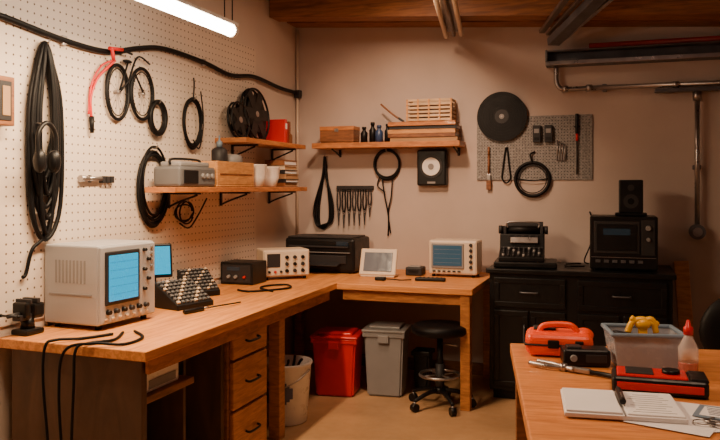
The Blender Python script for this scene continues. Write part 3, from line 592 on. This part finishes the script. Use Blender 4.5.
o=O('multimeter'); o.box((0,0,.025),(.27,.135,.05),'blk',bev=.012,seg=3); o.box((-.02,-.0,.05),(.20,.11,.012),'red',bev=.005); o.box((-.055,.0,.056),(.08,.085,.006),'dgry',bev=.002); o.cyl((.035,0,.055),(.035,0,.067),.026,'blk'); o.box((.11,0,.05),(.05,.12,.01),'blk'); o.box((0,-.069,.025),(.24,.006,.022),'red',bev=.002); o.done(loc=(.11,2.45,t1),rz=.02)
o=O('open_notebook'); o.box((0,0,.006),(.31,.24,.012),'paper',bev=.002); o.box((.0,0,.0125),(.004,.24,.003),'gry',bev=0); o.box((-.078,0,.015),(.145,.225,.006),'paper',bev=.002); o.box((.078,0,.014),(.145,.225,.005),'paper',bev=.002)
for k in range(9): o.box((.078,-.09+.021*k,.0168),(.11-.02*(k%3),.002,.0006),'gry',bev=0); 
o.done(loc=(-.0,2.215,t1+.004),rz=.12)
o=O('loose_paper_sheets')
for k,(dx,dy,r) in enumerate(((0,0,.25),(.10,.05,-.15),(.20,-.03,.4),(.05,-.08,-.3))): o.box((dx,dy,.0006+.0007*k),(.21,.15,.0006),'paper',rot=(0,0,r),bev=0)
o.done(loc=(.08,2.21,t1))
o=O('marker_pen'); o.cyl((0,-.075,.01),(0,.05,.01),.009,'blk',bev=.002); o.cyl((0,.05,.01),(0,.085,.01),.007,'dgry',r2=.002); o.box((0,-.04,.02),(.005,.05,.003),'met'); o.done(loc=(.0,2.245,.774),rz=.1)
o=O('pliers'); o.tube([(-.11,.03,.012),(-.05,.025,.012),(0,.003,.012),(.04,-.01,.012)],.008,'met'); o.tube([(-.12,-.01,.012),(-.05,-.018,.012),(0,-.003,.012),(.04,.01,.012)],.008,'met'); o.cyl((0,0,.0),(0,0,.024),.013,'met'); o.box((.065,0,.012),(.06,.02,.016),'met',bev=.004); o.tube([(.09,0,.01),(.14,.0,.01),(.18,-.01,.01)],.008,'blk'); o.done(loc=(-.18,2.61,t1),rz=-.35)
o=O('printed_leaflet'); o.box((.03,.0,.001),(.17,.12,.002),'blue',bev=0,rot=(0,0,-.25)); o.box((.03,.0,.0025),(.14,.09,.001),'paper',bev=0,rot=(0,0,-.25))
for k in range(5): o.box((.03,-.03+.015*k,.0035),(.11,.004,.0008),'ink',bev=0,rot=(0,0,-.25)); 
o.done(loc=(.25,2.23,t1+.005))
o=O('key_ring'); o.tube([(.02*math.cos(a),.02*math.sin(a),.003) for a in [2*math.pi*j/12 for j in range(12)]],.002,'met',closed=True)
for r in (.3,1.0,-.5): 
    ca,sa=math.cos(r),math.sin(r); o.box((.045*ca,.045*sa,.003),(.04,.007,.003),'met',rot=(0,0,r),bev=.001); o.cyl((.028*ca,.028*sa,.0015),(.028*ca,.028*sa,.0045),.009,'met')
o.done(loc=(.20,2.13,t1+.006))
# ------------------------------------------------------------------ camera
cam=bpy.data.cameras.new('cam'); co=bpy.data.objects.new('camera',cam); S.collection.objects.link(co); S.camera=co
cam.lens=37.5; cam.sensor_width=36; cam.shift_y=-33/720; co.location=(0,0,1.37); co.rotation_euler=(math.pi/2,0,math.atan(260/750)); cam.clip_start=.05
# ------------------------------------------------------------------ lights
def area(name,loc,rot,sx_,sy_,p,col):
    l=bpy.data.lights.new(name,'AREA'); l.shape='RECTANGLE'; l.size=sx_; l.size_y=sy_; l.energy=p; l.color=col
    o=bpy.data.objects.new(name,l); o.location=loc; o.rotation_euler=rot; S.collection.objects.link(o); return o
def spot(name,loc,tgt,p,col,ang,rad=.08,blend=.9):
    l=bpy.data.lights.new(name,'SPOT'); l.energy=p; l.color=col; l.spot_size=math.radians(ang); l.spot_blend=blend; l.shadow_soft_size=rad
    o=bpy.data.objects.new(name,l); o.location=loc; o.rotation_euler=(Vector(tgt)-Vector(loc)).to_track_quat('-Z','Y').to_euler(); S.collection.objects.link(o)
area('led_tube_lamp',(-1.8,2.6,2.10),(0,0,0),.06,1.35,62,(1,.69,.41))
area('ceiling_fill',(-1.2,4.2,2.7),(0,0,0),.25,.6,14,(1,.64,.40))  # unseen fill light added above the back bench, no fixture
spot('bench_fill_spot',(-1.3,3.7,2.72),(-1.45,5.2,1.25),135,(1,.66,.43),80)  # added spot that throws a pool of light on the back wall, no fixture
spot('table_fill_spot',(.3,1.9,2.8),(.15,2.5,.75),90,(1,.66,.44),75)  # spot added over the table to brighten its top, no fixture there
area('room_fill',(.3,1.2,2.8),(math.radians(10),0,0),.8,.4,4,(1,.62,.46))  # weak general fill added overhead, stands for no actual lamp
w=bpy.data.worlds.new('w'); S.world=w; w.use_nodes=True; w.node_tree.nodes['Background'].inputs[0].default_value=(.48,.36,.36,1); w.node_tree.nodes['Background'].inputs[1].default_value=.07
